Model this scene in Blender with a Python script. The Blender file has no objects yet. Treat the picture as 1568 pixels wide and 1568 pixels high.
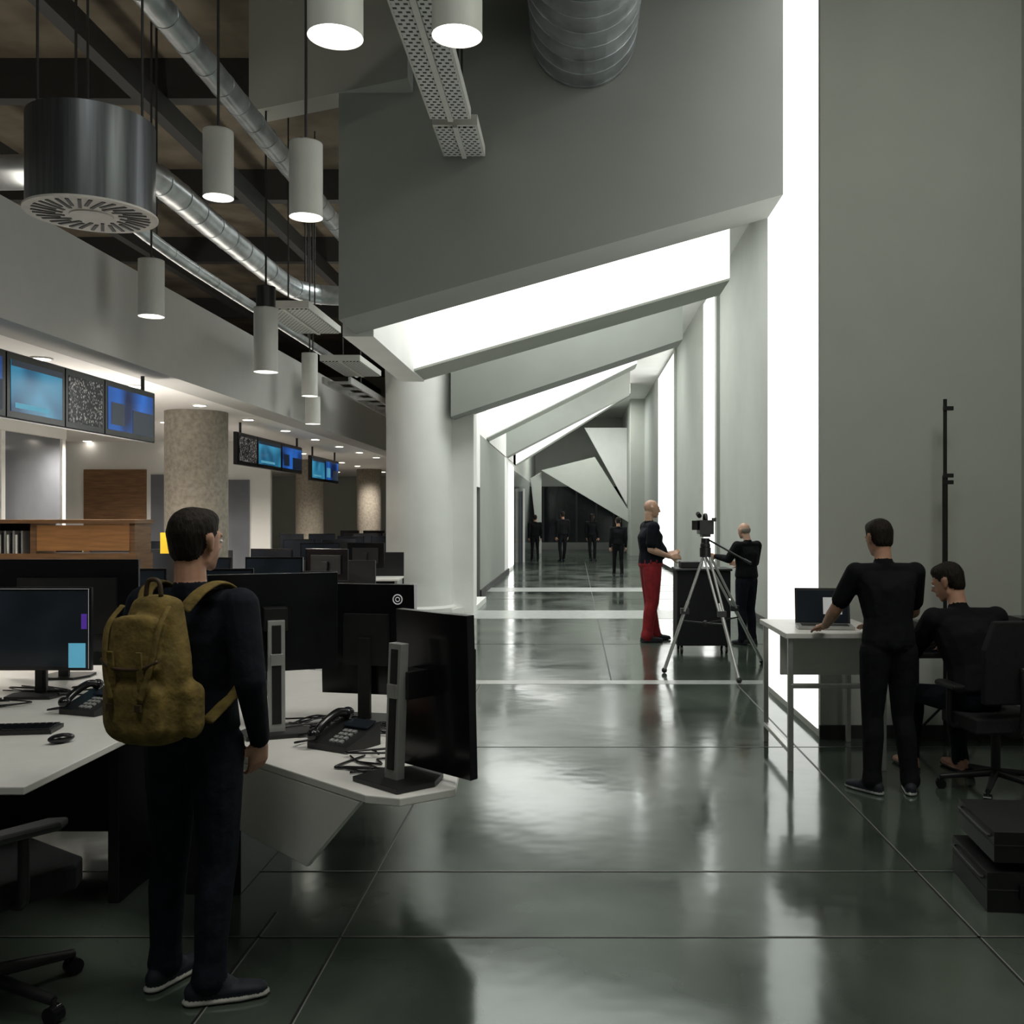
import bpy,bmesh,math,random
from mathutils import Vector,Matrix,Euler
from mathutils.bvhtree import BVHTree
R=random.Random(7)
V=Vector
sc=bpy.context.scene
sc.view_settings.view_transform='Standard'
sc.view_settings.look='None'
# ---------------------------------------------------------------- materials
def M(name,col,rough=.6,metal=0.,emit=0.,ecol=None,var=.10,scale=8.,bump=0.,spec=.5,stretch=(1,1,1),rvar=0.,trans=0.,coat=0.,nosample=False):
    m=bpy.data.materials.new(name); m.use_nodes=True
    nt=m.node_tree; p=nt.nodes['Principled BSDF']
    tc=nt.nodes.new('ShaderNodeTexCoord'); mp=nt.nodes.new('ShaderNodeMapping'); mp.inputs['Scale'].default_value=stretch
    nz=nt.nodes.new('ShaderNodeTexNoise'); nz.inputs['Scale'].default_value=scale; nz.inputs['Detail'].default_value=3
    nt.links.new(tc.outputs['Object'],mp.inputs[0]); nt.links.new(mp.outputs[0],nz.inputs['Vector'])
    cr=nt.nodes.new('ShaderNodeValToRGB')
    a=[max(0,c*(1-var)) for c in col]; b=[min(1,c*(1+var)) for c in col]
    cr.color_ramp.elements[0].position=.3; cr.color_ramp.elements[1].position=.7
    cr.color_ramp.elements[0].color=(*a,1); cr.color_ramp.elements[1].color=(*b,1)
    nt.links.new(nz.outputs['Fac'],cr.inputs[0]); nt.links.new(cr.outputs[0],p.inputs['Base Color'])
    p.inputs['Roughness'].default_value=rough; p.inputs['Metallic'].default_value=metal
    p.inputs['Specular IOR Level'].default_value=spec
    if rvar:
        mr=nt.nodes.new('ShaderNodeMapRange'); mr.inputs['To Min'].default_value=max(0,rough-rvar); mr.inputs['To Max'].default_value=rough+rvar
        nt.links.new(nz.outputs['Fac'],mr.inputs['Value']); nt.links.new(mr.outputs[0],p.inputs['Roughness'])
    if bump:
        bp=nt.nodes.new('ShaderNodeBump'); bp.inputs['Strength'].default_value=bump; bp.inputs['Distance'].default_value=.02
        nt.links.new(nz.outputs['Fac'],bp.inputs['Height']); nt.links.new(bp.outputs[0],p.inputs['Normal'])
    if emit:
        p.inputs['Emission Color'].default_value=(*(ecol or col),1); p.inputs['Emission Strength'].default_value=emit
        if nosample: m.cycles.emission_sampling='NONE'
    if trans:
        p.inputs['Transmission Weight'].default_value=trans
    if coat: p.inputs['Coat Weight'].default_value=coat
    return m
def screenmat(name,c1,c2,scale,strength,kind='noise'):
    m=bpy.data.materials.new(name); m.use_nodes=True; nt=m.node_tree; p=nt.nodes['Principled BSDF']
    p.inputs['Base Color'].default_value=(.01,.01,.012,1); p.inputs['Roughness'].default_value=.12; p.inputs['Specular IOR Level'].default_value=.3
    tc=nt.nodes.new('ShaderNodeTexCoord'); cr=nt.nodes.new('ShaderNodeValToRGB')
    if kind=='noise':
        t=nt.nodes.new('ShaderNodeTexNoise'); t.inputs['Scale'].default_value=scale; t.inputs['Detail'].default_value=1; t.inputs['Distortion'].default_value=.5; o=t.outputs['Fac']
        cr.color_ramp.elements[0].position=.35; cr.color_ramp.elements[1].position=.70
    else:
        t=nt.nodes.new('ShaderNodeTexVoronoi'); t.inputs['Scale'].default_value=scale; t.distance='CHEBYCHEV'; o=t.outputs['Color']
        cr.color_ramp.elements[0].position=.66; cr.color_ramp.elements[1].position=.82
    nt.links.new(tc.outputs['Object'],t.inputs['Vector']); nt.links.new(o,cr.inputs[0])
    cr.color_ramp.elements[0].color=(*c1,1); cr.color_ramp.elements[1].color=(*c2,1)
    nt.links.new(cr.outputs[0],p.inputs['Emission Color']); p.inputs['Emission Strength'].default_value=strength
    m.cycles.emission_sampling='NONE'
    return m
def perfmat():
    m=bpy.data.materials.new('perforated_metal'); m.use_nodes=True; nt=m.node_tree; p=nt.nodes['Principled BSDF']
    tc=nt.nodes.new('ShaderNodeTexCoord'); b=nt.nodes.new('ShaderNodeTexBrick')
    b.inputs['Color1'].default_value=(.03,.03,.03,1); b.inputs['Color2'].default_value=(.04,.04,.04,1); b.inputs['Mortar'].default_value=(.60,.61,.59,1)
    b.inputs['Scale'].default_value=1; b.inputs['Mortar Size'].default_value=.013; b.inputs['Brick Width'].default_value=.052; b.inputs['Row Height'].default_value=.05
    b.inputs['Mortar Smooth'].default_value=.1
    nt.links.new(tc.outputs['Object'],b.inputs['Vector']); nt.links.new(b.outputs['Color'],p.inputs['Base Color']); p.inputs['Roughness'].default_value=.5
    return m
wall_g=M('wall_grey_paint',(.475,.495,.45),.75,var=.03,scale=2)
wall_m=M('wall_mid_grey_paint',(.36,.375,.345),.75,var=.03,scale=2)
wall_d=M('wall_bulkhead_paint',(.285,.30,.275),.8,var=.03,scale=2)
white_p=M('white_plaster',(.84,.84,.81),.6,var=.03,scale=2)
soffit_m=M('soffit_white',(.86,.84,.81),.7,var=.02)
lum=M('luminous_panel',(.9,.9,.88),.6,emit=1.5,ecol=(1,1,.97),var=.01)
ceil_m=M('ceiling_brown_concrete',(.145,.122,.088),.9,var=.4,scale=1.5,bump=.3)
steel_d=M('steel_dark',(.030,.030,.030),.6)
galv=M('galvanised_duct',(.52,.55,.57),.33,metal=.85,var=.25,scale=5,rvar=.1)
drum_m=M('brushed_drum',(.15,.16,.17),.35,metal=.8,var=.25,scale=6,stretch=(6,6,.2))
drum_b=M('diffuser_plate',(.70,.66,.62),.6)
perf=perfmat()
lampw=M('lamp_shade_white',(.62,.62,.58),.5,var=.03)
lampe=M('lamp_glow',(1,.96,.88),.5,emit=6,ecol=(1,.95,.86),var=.01,nosample=True)
down_e=M('downlight_glow',(1,.93,.85),.5,emit=8,ecol=(1,.92,.82),var=.01,nosample=True)
concrete=M('column_concrete',(.28,.25,.205),.85,var=.22,scale=18,bump=.35)
blackp=M('black_plastic',(.010,.010,.011),.45,var=.2)
blackg=M('black_gloss',(.007,.007,.009),.18,var=.2)
blackc=M('black_fabric',(.010,.010,.012),.95,var=.3,scale=60)
silver=M('silver_plastic',(.50,.50,.49),.35,metal=.5)
desk_w=M('desk_white_laminate',(.82,.80,.76),.35,var=.03)
wood=M('oak_veneer',(.20,.105,.048),.5,var=.3,scale=3,stretch=(1,1,12))
wood2=M('oak_panel_light',(.38,.18,.065),.45,var=.2,scale=3,stretch=(1,1,12))
glassm=M('office_glass',(.16,.17,.19),.08,var=.15,scale=1.2,spec=.8)
darkglass=M('dark_glass',(.012,.018,.020),.12,var=.2)
bounce_m=M('bounce_light_grey',(.42,.41,.39),.95,var=.1,scale=30)  # pale tone for the added bounce sheet on the newsroom floor
yellow=M('yellow_card',(.75,.50,.03),.5)
s_blue=screenmat('screen_blue',(.004,.05,.13),(.05,.34,.55),1.6,.8)
s_blue2=screenmat('screen_blue_b',(.004,.012,.06),(.02,.15,.60),1.8,.9)
s_text=screenmat('screen_text',(.006,.006,.008),(.35,.33,.31),60,.7,'v')
s_off=screenmat('screen_dim',(.003,.005,.006),(.006,.009,.012),3,.8)
s_cyan=M('screen_window_cyan',(.1,.3,.4),.4,emit=.5,ecol=(.12,.46,.66),nosample=True)
s_violet=M('screen_window_violet',(.05,.02,.2),.4,emit=.3,ecol=(.15,.05,.55),nosample=True)
s_white=M('screen_icon_white',(.5,.5,.5),.4,emit=.35,nosample=True)
s_dark=M('screen_window_dark',(.01,.02,.04),.3,emit=.2,ecol=(.01,.03,.08),nosample=True)
skin=M('skin',(.50,.27,.18),.5,var=.12,scale=20)
skin2=M('skin_pale',(.64,.39,.28),.45,var=.12,scale=20)
hairm=M('hair_dark_brown',(.014,.009,.006),.7,var=.4,scale=90,bump=.5,stretch=(1,1,.25),spec=.25)
hairg=M('hair_grey',(.30,.26,.22),.7,var=.3,scale=90)
navy=M('cloth_navy_jacket',(.008,.010,.016),.9,var=.3,scale=14,bump=.4,spec=.2)
blackt=M('cloth_black',(.007,.007,.009),.9,var=.3,scale=14,bump=.4,spec=.2)
jeans=M('cloth_dark_jeans',(.008,.011,.018),.9,var=.35,scale=16,bump=.5,spec=.2)
redp=M('cloth_red_trousers',(.30,.015,.022),.85,var=.25,scale=14,bump=.4)
shoe=M('shoe_dark',(.010,.014,.022),.7)
sole=M('shoe_sole_white',(.50,.48,.45),.6)
lip=M('lip',(.40,.15,.11),.5)
eyew=M('eye_white',(.7,.7,.68),.2); eyed=M('eye_dark',(.02,.012,.01),.1)
mustard=M('canvas_mustard',(.165,.112,.026),.9,var=.3,scale=22,bump=.5)
leather=M('leather_strap',(.06,.035,.016),.6,var=.25)
alu=M('aluminium',(.55,.55,.53),.35,metal=.7)
def floormat():
    m=bpy.data.materials.new('polished_concrete_floor'); m.use_nodes=True; nt=m.node_tree; p=nt.nodes['Principled BSDF']
    tc=nt.nodes.new('ShaderNodeTexCoord')
    n1=nt.nodes.new('ShaderNodeTexNoise'); n1.inputs['Scale'].default_value=.9; n1.inputs['Detail'].default_value=6; n1.inputs['Distortion'].default_value=.6
    n2=nt.nodes.new('ShaderNodeTexNoise'); n2.inputs['Scale'].default_value=3.0; n2.inputs['Detail'].default_value=2
    for n in(n1,n2): nt.links.new(tc.outputs['Object'],n.inputs['Vector'])
    cr=nt.nodes.new('ShaderNodeValToRGB'); e=cr.color_ramp.elements
    e[0].position=.3; e[0].color=(.032,.043,.034,1); e[1].position=.75; e[1].color=(.088,.108,.087,1)
    nt.links.new(n1.outputs['Fac'],cr.inputs[0]); nt.links.new(cr.outputs[0],p.inputs['Base Color'])
    mr=nt.nodes.new('ShaderNodeMapRange'); mr.inputs['From Min'].default_value=.3; mr.inputs['From Max'].default_value=.7
    mr.inputs['To Min'].default_value=.08; mr.inputs['To Max'].default_value=.19
    nt.links.new(n1.outputs['Fac'],mr.inputs['Value']); nt.links.new(mr.outputs[0],p.inputs['Roughness'])
    bp=nt.nodes.new('ShaderNodeBump'); bp.inputs['Strength'].default_value=.10; bp.inputs['Distance'].default_value=.02
    nt.links.new(n2.outputs['Fac'],bp.inputs['Height']); nt.links.new(bp.outputs[0],p.inputs['Normal'])
    p.inputs['Specular IOR Level'].default_value=.95; p.inputs['Specular Tint'].default_value=(.84,1,.94,1)
    return m
floor_m=floormat()
joint_m=M('floor_joint_dark',(.010,.011,.010),.5)
joint_l=M('floor_joint_light',(.20,.21,.19),.5)
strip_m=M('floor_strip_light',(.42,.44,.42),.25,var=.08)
# ---------------------------------------------------------------- builder
class B:
    def __init__(s): s.bm=bmesh.new(); s.mats=[]
    def mi(s,m):
        if m not in s.mats: s.mats.append(m)
        return s.mats.index(m)
    def add(s,vs,fs,m,smooth=False):
        bv=[s.bm.verts.new(v) for v in vs]; k=s.mi(m)
        for f in fs:
            try:
                q=s.bm.faces.new([bv[i] for i in f]); q.material_index=k; q.smooth=smooth
            except ValueError: pass
    def box(s,c,sz,m,rot=None):
        c=V(c); Rm=Euler(rot).to_matrix() if rot else Matrix.Identity(3)
        vs=[c+Rm@V((sz[0]*x/2,sz[1]*y/2,sz[2]*z/2)) for x in(-1,1) for y in(-1,1) for z in(-1,1)]
        s.add(vs,[(0,1,3,2),(4,6,7,5),(0,4,5,1),(2,3,7,6),(0,2,6,4),(1,5,7,3)],m); return s
    def bb(s,x0,x1,y0,y1,z0,z1,m): return s.box(((x0+x1)/2,(y0+y1)/2,(z0+z1)/2),(abs(x1-x0),abs(y1-y0),abs(z1-z0)),m)
    def cyl(s,p0,p1,r0,m,r1=None,n=20,caps=True):
        r1=r0 if r1 is None else r1
        p0=V(p0);p1=V(p1);d=(p1-p0).normalized(); a=d.orthogonal().normalized(); b=d.cross(a)
        vs=[]
        for p,r in((p0,r0),(p1,r1)):
            for i in range(n):
                t=2*math.pi*i/n; vs.append(p+a*math.cos(t)*r+b*math.sin(t)*r)
        s.add(vs,[(i,(i+1)%n,n+(i+1)%n,n+i) for i in range(n)],m,True)
        if caps: s.add(vs,[tuple(range(n))[::-1],tuple(range(n,2*n))],m)
        return s
    def ell(s,c,r,m,rot=None,u=18,v=10):
        if not hasattr(r,'__len__'): r=(r,r,r)
        Rm=Euler(rot).to_matrix() if rot else Matrix.Identity(3); c=V(c)
        vs=[c+Rm@V((0,0,r[2]))]
        for j in range(1,v):
            for i in range(u):
                a=math.pi*j/v;t=2*math.pi*i/u
                vs.append(c+Rm@V((r[0]*math.sin(a)*math.cos(t),r[1]*math.sin(a)*math.sin(t),r[2]*math.cos(a))))
        vs.append(c+Rm@V((0,0,-r[2]))); L=len(vs)-1; fs=[]
        for i in range(u):
            fs.append((0,1+i,1+(i+1)%u)); fs.append((L,L-u+(i+1)%u,L-u+i))
            for j in range(v-2): fs.append((1+j*u+i,1+(j+1)*u+i,1+(j+1)*u+(i+1)%u,1+j*u+(i+1)%u))
        s.add(vs,fs,m,True); return s
    def prism(s,pts,ext,m):
        n=len(pts);e=V(ext); vs=[V(p) for p in pts]+[V(p)+e for p in pts]
        s.add(vs,[tuple(range(n)),tuple(range(n,2*n))[::-1]]+[(i,n+i,n+(i+1)%n,(i+1)%n) for i in range(n)],m); return s
    def tube(s,pts,r,m,n=10,flat=None):
        pts=[V(p) for p in pts]; vs=[]; up=None
        for i,p in enumerate(pts):
            d=(pts[min(i+1,len(pts)-1)]-pts[max(i-1,0)]).normalized()
            if flat is not None: up=V(flat)
            if up is None: up=d.orthogonal().normalized()
            up=(up-d*up.dot(d)).normalized(); b=d.cross(up)
            k2=.3 if flat is not None else 1
            for k in range(n):
                t=2*math.pi*k/n; vs.append(p+up*math.cos(t)*r+b*math.sin(t)*r*k2)
        fs=[(j*n+k,j*n+(k+1)%n,(j+1)*n+(k+1)%n,(j+1)*n+k) for j in range(len(pts)-1) for k in range(n)]
        fs+= [tuple(range(n))[::-1],tuple(range(len(vs)-n,len(vs)))]
        s.add(vs,fs,m,True); return s
    def obj(s,name,loc=(0,0,0),rz=0,bevel=0,rot=None):
        bmesh.ops.recalc_face_normals(s.bm,faces=s.bm.faces)
        me=bpy.data.meshes.new(name); s.bm.to_mesh(me); s.bm.free()
        for m in s.mats: me.materials.append(m)
        o=bpy.data.objects.new(name,me); sc.collection.objects.link(o); o.location=loc
        o.rotation_euler=rot or (0,0,math.radians(rz))
        if bevel:
            b=o.modifiers.new('bevel','BEVEL'); b.width=bevel; b.segments=2; b.limit_method='ANGLE'; b.angle_limit=math.radians(50)
        return o
def smooth_path(pts,k=6):
    pts=[V(p) for p in pts]; P=[pts[0]]+pts+[pts[-1]]; out=[]
    for i in range(1,len(P)-2):
        for j in range(k):
            t=j/k; a,b,c,d=P[i-1],P[i],P[i+1],P[i+2]
            out.append(.5*((2*b)+(c-a)*t+(2*a-5*b+4*c-d)*t*t+(3*b-a-3*c+d)*t**3))
    out.append(pts[-1]); return out
# ---------------------------------------------------------------- room
B().bb(-14,5,-3,52,-.1,0,floor_m).obj('floor')
B().bb(-14,-4.7,9,36,0,.004,bounce_m).obj('floor_bounce_sheet')  # added pale sheet, out of view, bounces light up to the soffit
B().bb(-14,5,-3,52,6.8,7.0,ceil_m).obj('ceiling')
B().bb(-2.2,5,9.5,52,6.72,6.8,white_p).obj('ceiling_corridor')
B().bb(-14.2,-14,-3,52,0,6.8,white_p).obj('wall_left')
B().bb(-14,5,-3.2,-3,0,6.8,wall_d).obj('wall_back')
B().bb(3.42,3.6,-3,7.5,0,6.8,wall_g).obj('wall_right')
b=B(); b.bb(1.88,5,7.5,9.5,0,6.8,wall_g); b.bb(1.872,1.88,7.56,9.5,.06,6.8,lum); b.obj('wall_right_block')
B().bb(1.87,3.42,7.47,7.498,0,.1,steel_d).obj('baseboard_right')
b=B()
segs=[(9.5,20.5,0),(20.5,22.7,1),(22.7,29,0),(29,35,1),(35,43,0),(43,47,1),(47,52,0)]
for y0,y1,l in segs:
    b.bb(3.0,3.2,y0,y1,0,6.8,wall_m)
    if l: b.bb(2.985,3.0,y0,y1,.1,6.6,lum)
    else: b.bb(2.93,3.0,y1-.25,y1,0,6.8,wall_m)
b.obj('wall_right_far')
B().bb(2.96,2.985,9.5,42,0,.1,steel_d).obj('baseboard_right_far')
def beam(name,L,Rr,th,mat,ztop=6.8,front=None,zf=6.2):
    b=B(); (x0,y0,z0),(x1,y1,z1)=L,Rr
    b.prism([(x0,y0,z0),(x1,y1,z1),(x1,y1,ztop),(x0,y0,ztop)],(0,th,0),mat)
    if front:
        b.prism([(x0,y0-.02,z0+.03),(x1,y1-.02,z1+.03),(x1,y1-.02,max(zf,z1+.4)),(x0,y0-.02,zf)],(0,.018,0),front)
    return b.obj(name)
beam('wall_bulkhead',(-2.12,8.8,3.46),(1.88,8.8,4.59),.7,wall_d)
beam('wall_light_beam',(-1.95,11.9,3.46),(1.88,11.9,4.56),.8,wall_g,front=lum)
beam('wall_bulkhead_second',(-2.1,16.6,3.38),(1.83,16.6,4.69),.7,wall_d)
beam('wall_light_beam_second',(-2.0,22.2,3.45),(1.65,26,5.72),.8,wall_g,front=lum)
beam('wall_bulkhead_third',(-2.0,28.6,3.42),(1.81,32,5.71),.7,wall_d)
beam('wall_light_beam_third',(-2.0,33.3,3.43),(2.1,37,6.3),.6,wall_g,front=lum,zf=6.0)
b=B(); b.bb(-2.25,-1.95,9.5,12.7,3.44,6.8,white_p); b.bb(-2.25,-2.0,17.3,22.2,3.40,6.8,white_p); b.bb(-2.2,-2.0,23,28.6,3.4,6.8,white_p); b.bb(-2.2,-2,29.3,33.3,3.4,6.8,white_p); b.obj('trim_edge_beam')
B().prism([(-1.45,8.5,5.5),(-3.06,9.2,5.5),(-3.06,9.2,6.8),(-1.45,8.5,6.8)],(0,.29,0),wall_m).obj('wall_upper_box')
b=B(); b.bb(-2.2,-2,17.7,19.4,0,3.4,white_p); b.bb(-2.0,-1.99,17.72,19.3,2.35,3.38,lum)
b.bb(-2.2,-2,19.4,20.7,2.3,3.4,white_p); b.bb(-2.25,-2.15,19.4,20.7,0,2.3,steel_d)
b.bb(-2.2,-2,20.7,28,0,3.42,wall_d); b.bb(-2.2,-2,28,32,0,3.42,white_p); b.bb(-2,-1.99,29.5,32,.1,3.3,lum)
b.bb(-2.2,-2,32,52,0,3.2,darkglass); b.bb(-2.2,-2,32,52,3.2,6.72,wall_g); b.obj('wall_corridor_left')
B().bb(-2,-1.97,20.7,29.5,0,.13,steel_d).obj('baseboard_corridor')
b=B(); b.bb(-2,3,50,50.2,0,6.72,darkglass)
for x in(-1.6,-.9,.1,1.1,2.0): b.bb(x-.05,x+.05,49.85,50,0,3.2,steel_d)
b.bb(-2,3,49.8,50,0,.35,wall_d); b.bb(-2,3,49.9,50,3.2,6.72,wall_g)
b.prism([(.45,45,5.75),(2.4,45,5.75),(2.4,45,2.2)],(0,.2,0),white_p)
b.prism([(-1.5,44,3.75),(.9,44,4.35),(2.45,44,1.9),(2.45,44,1.4)],(0,.25,0),wall_g)
b.prism([(-2,44.3,3.4),(-1.5,44.3,3.7),(-1.5,44.3,0),(-1.62,44.3,0)],(0,.2,0),wall_g)
b.bb(2.4,3,42,49.8,0,6.72,wall_g)
b.obj('wall_far_end')
b=B(); n=48; prof=[(.66,0),(.66,.12),(.60,.16),(.575,.5),(.57,3.2),(.60,4.6),(.6,6.72)]
for (r0,z0),(r1,z1) in zip(prof,prof[1:]): b.cyl((0,0,z0),(0,0,z1),r0,white_p,r1=r1,n=n,caps=False)
b.bb(.2,.95,.0,.55,0,6.72,white_p)
b.obj('column_white',(-2.72,17.15,0))
b=B(); b.prism([(-2.1,16.75,0),(-1.75,17.6,0),(-1.75,19.4,0),(-2.1,19.4,0)],(0,0,.10),white_p).obj('trim_column_plinth')
B().bb(-4.6,-4.2,2,36,3.15,4.05,M('bulkhead_newsroom',(.47,.465,.445),.8,var=.02)).obj('wall_newsroom_bulkhead')
B().bb(-14,-4.6,2,36,3.15,3.25,soffit_m).obj('ceiling_soffit')
B().bb(-14,-2.2,36,36.2,0,6.8,wall_g).obj('wall_newsroom_end')
b=B()
for x in(-4.9,-6.3,-7.8,-9.4,-11):
    for k in range(15):
        y=5.2+k*1.9+(.4 if x<-6 else 0)
        b.cyl((x,y,3.15),(x,y,3.138),.10,soffit_m,n=18); b.cyl((x,y,3.137),(x,y,3.134),.075,down_e,n=18)
b.obj('recessed_downlights')
for x,y in((-5.0,7.2),(-5.2,11),(-5.4,16),(-5.4,23),(-7.8,10.5),(-7.6,16),(-8,22),(-6,29)):
    l=bpy.data.lights.new('downlight_spot','SPOT'); l.energy=340; l.spot_size=math.radians(150); l.spot_blend=.6; l.shadow_soft_size=.12; l.color=(1,.92,.82)
    o=bpy.data.objects.new('downlight_spot',l); o.location=(x,y,3.1); sc.collection.objects.link(o)
b=B()
def joint(x0,x1,y0,y1):
    if x1-x0<y1-y0: b.bb(x0-.005,x0+.005,y0,y1,0,.0015,joint_m); b.bb(x0+.005,x0+.010,y0,y1,0,.0015,joint_l)
    else: b.bb(x0,x1,y0-.005,y0+.005,0,.0015,joint_m); b.bb(x0,x1,y0+.005,y0+.010,0,.0015,joint_l)
for x in(-3.5,-.95,1.63): joint(x,x+.01,-1,9.9)
joint(-1.28,-1.27,2,4.2)
for y in(2.6,3.95,4.68,7.2): joint(-4,3.4,y,y+.01)
for y in(13,20,24,30): b.bb(-2,3,y-.01,y+.01,0,.0015,joint_m)
b.bb(.37,.385,10.1,36,0,.0015,joint_m)
b.obj('trim_floor_joints')
b=B()
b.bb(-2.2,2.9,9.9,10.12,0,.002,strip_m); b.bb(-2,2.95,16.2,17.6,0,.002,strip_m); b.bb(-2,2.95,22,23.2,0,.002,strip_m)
b.obj('trim_floor_strips')
def ccol(x,y,r,h=3.15): B().cyl((0,0,0),(0,0,h),r,concrete,n=40).obj('concrete_column',(x,y,0))
ccol(-5.29,13.7,.42); ccol(-6.4,30.5,.38); ccol(-7.0,20.5,.45); ccol(-8.2,25,.4); ccol(-6.9,25.5,.35)
b=B()
for y in(5,8,11,14.5,18,23,29): b.bb(-14,-2.3 if y>8.9 else 1.8,y-.09,y+.09,6.35,6.8,steel_d)
for x in(-4.6,-7.2): b.bb(x-.07,x+.07,2,36,6.1,6.35,steel_d)
b.tube([(-3.9,4.6,5.9),(-3.4,6.3,5.9)],.03,steel_d); b.tube([(-3.9,4.6,5.3),(-3.3,6.5,5.3)],.03,steel_d)
for t in(0,.5,1): b.cyl((-3.9+.55*t,4.6+1.8*t,5.3),(-3.9+.55*t,4.6+1.8*t,6.8),.02,steel_d)
b.obj('ceiling_steel_beams')
def duct(name,pts,r,rib=.5,smooth=True,rr=1.045,rw=.012):
    b=B(); P=smooth_path(pts,6) if smooth else [V(p) for p in pts]
    b.tube(P,r,galv,n=32); acc=0
    for i in range(len(P)-1):
        d=P[i+1]-P[i]; L=d.length; t=rib-acc
        while t<L:
            q=P[i]+d*(t/L); dn=d.normalized(); b.cyl(q-dn*rw,q+dn*rw,r*rr,galv,n=32); t+=rib
        acc=(acc+L)%rib
    for q in(P[len(P)//4],P[3*len(P)//4]): b.cyl(q,(q.x,q.y,6.8),.012,steel_d,n=6)
    return b.obj(name)
duct('ventilation_duct',[(.08,2.5,6.0),(.08,8.79,6.0)],.47,.24,False,1.008,.006)
duct('ventilation_duct',[(-2.7,2.6,5.0),(-2.7,6,5.0),(-2.7,10,5.0),(-2.75,15,5.0)],.095,.35)
duct('ventilation_duct',[(-7,8.0,4.5),(-5,8.0,4.5),(-4.2,8.25,4.6),(-3.95,9,4.85),(-4,11,4.9),(-4.0,13.3,4.9),(-3.85,14.0,4.9),(-3.4,14.25,4.9),(-2.3,14.3,4.9)],.14,.5)
duct('ventilation_duct',[(-3.95,8.5,4.32),(-4.0,10,4.3),(-4.0,13,4.3),(-4.0,18,4.3)],.06,.6)
b=B(); b.cyl((0,0,0),(0,0,.54),.35,drum_m,n=64); b.cyl((0,0,-.012),(0,0,.0),.365,drum_b,n=64)
b.cyl((0,0,-.02),(0,0,-.012),.12,drum_b,n=40)
for i in range(32):
    a=2*math.pi*i/32; r=.235 if i%2 else .255; L=.17 if i%2 else .13
    b.box((r*math.cos(a),r*math.sin(a),-.0135),(L,.020,.006),steel_d,rot=(0,0,a+.25))
for a in(0,2.1,4.0): b.cyl((.30*math.cos(a),.30*math.sin(a),.52),(.30*math.cos(a),.30*math.sin(a),3.3),.008,steel_d,n=6)
b.cyl((0,0,.54),(0,0,.57),.1,steel_d)
b.obj('swirl_diffuser_drum',(-2.86,5.8,3.49))
def chilled(x0,x1,y0,y1,z):
    b=B(); cx=(x0+x1)/2; w=x1-x0
    b.bb(-w/2,w/2,y0,y1,.012,.10,lampw); b.bb(-w/2+.02,-.025,y0+.03,y1-.03,0,.012,perf); b.bb(.025,w/2-.02,y0+.03,y1-.03,0,.012,perf)
    b.bb(-.02,.02,y0,y1,-.01,.012,lampw)
    for y in(y0+.2,y1-.2): b.cyl((0,y,.10),(0,y,6.8-z),.01,steel_d,n=6)
    b.obj('chilled_beam',(cx,0,z))
chilled(-1.17,-.84,3,7.93,4.9); chilled(-1.17,-.80,8.05,8.75,4.9)
chilled(-3.75,-3.15,11.6,13.2,4.15); chilled(-3.8,-3.2,14.6,16.2,4.0)
b=B()
for i in range(8): b.bb(-3.8,-3.4,15+.7*i,15.05+.7*i,3.72,3.76,silver)
b.bb(-3.82,-3.78,14.8,20.5,3.7,3.8,silver); b.bb(-3.42,-3.38,14.8,20.5,3.7,3.8,silver)
for y in(16.5,20): b.cyl((-3.6,y,3.74),(-3.6,y,6.79),.01,steel_d,n=6)
b.obj('cable_tray')
def pendant(x,y,zb,h=.50,r=.11,cap=False,e=20):
    b=B(); b.cyl((0,0,0),(0,0,h),r,lampw,n=36,caps=False)
    b.cyl((0,0,h-.005),(0,0,h),r,lampw,n=36); b.cyl((0,0,.03),(0,0,.035),r*.96,lampe,n=36)
    if cap: b.cyl((0,0,h),(0,0,h+.2),r*.8,blackp,n=30)
    b.cyl((0,0,h),(0,0,6.8-zb),.010,steel_d,n=8); b.obj('pendant_light',(x,y,zb))
    l=bpy.data.lights.new('pendant_spot','SPOT'); l.energy=e; l.spot_size=math.radians(95); l.spot_blend=.5; l.shadow_soft_size=.08; l.color=(1,.95,.87)
    o=bpy.data.objects.new('pendant_spot',l); o.location=(x,y,zb+.02); sc.collection.objects.link(o)
pendant(-.96,3.93,3.62); pendant(-.515,4.29,3.8); pendant(-1.81,6.6,3.71); pendant(-2.51,6.9,3.94,.47,.104)
pendant(-3.76,8.7,3.47); pendant(-2.9,9.2,3.05,.6,cap=True); pendant(-3.72,13.75,3.38,.6); pendant(-3.85,14.4,3.05,.4); pendant(-3.6,21,3.0,.5)
# ---------------------------------------------------------------- wall screens
def wallscreens(name,x,ys,z0,z1,mats):
    b=B()
    b.bb(x-.07,x-.012,ys[0][0]-.02,ys[-1][1]+.02,z0-.01,z1+.01,blackp)
    for j,((y0,y1),m) in enumerate(zip(ys,mats)):
        b.bb(x-.012,x,y0,y1,z0,z1,blackg); b.bb(x,x+.004,y0+.05,y1-.05,z0+.05,z1-.05,m)
        w_=y1-y0; h_=z1-z0
        if m is s_blue:
            b.bb(x+.004,x+.006,y0+.05,y1-.05,z1-.10,z1-.05,s_dark); b.bb(x+.004,x+.006,y0+.12*w_,y0+.7*w_,z0+.16*h_,z0+.24*h_,s_cyan)
        elif m is s_blue2:
            b.bb(x+.004,x+.006,y0+.52*w_,y1-.05,z0+.05,z0+.55*h_,s_dark); b.bb(x+.004,x+.006,y0+.1*w_,y0+.35*w_,z0+.2*h_,z0+.62*h_,s_cyan if j%2 else s_dark)
    for y in(ys[0][0]+.2,ys[-1][1]-.2): b.cyl((x-.04,y,z1),(x-.04,y,3.15),.02,steel_d,n=8)
    b.obj(name)
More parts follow.
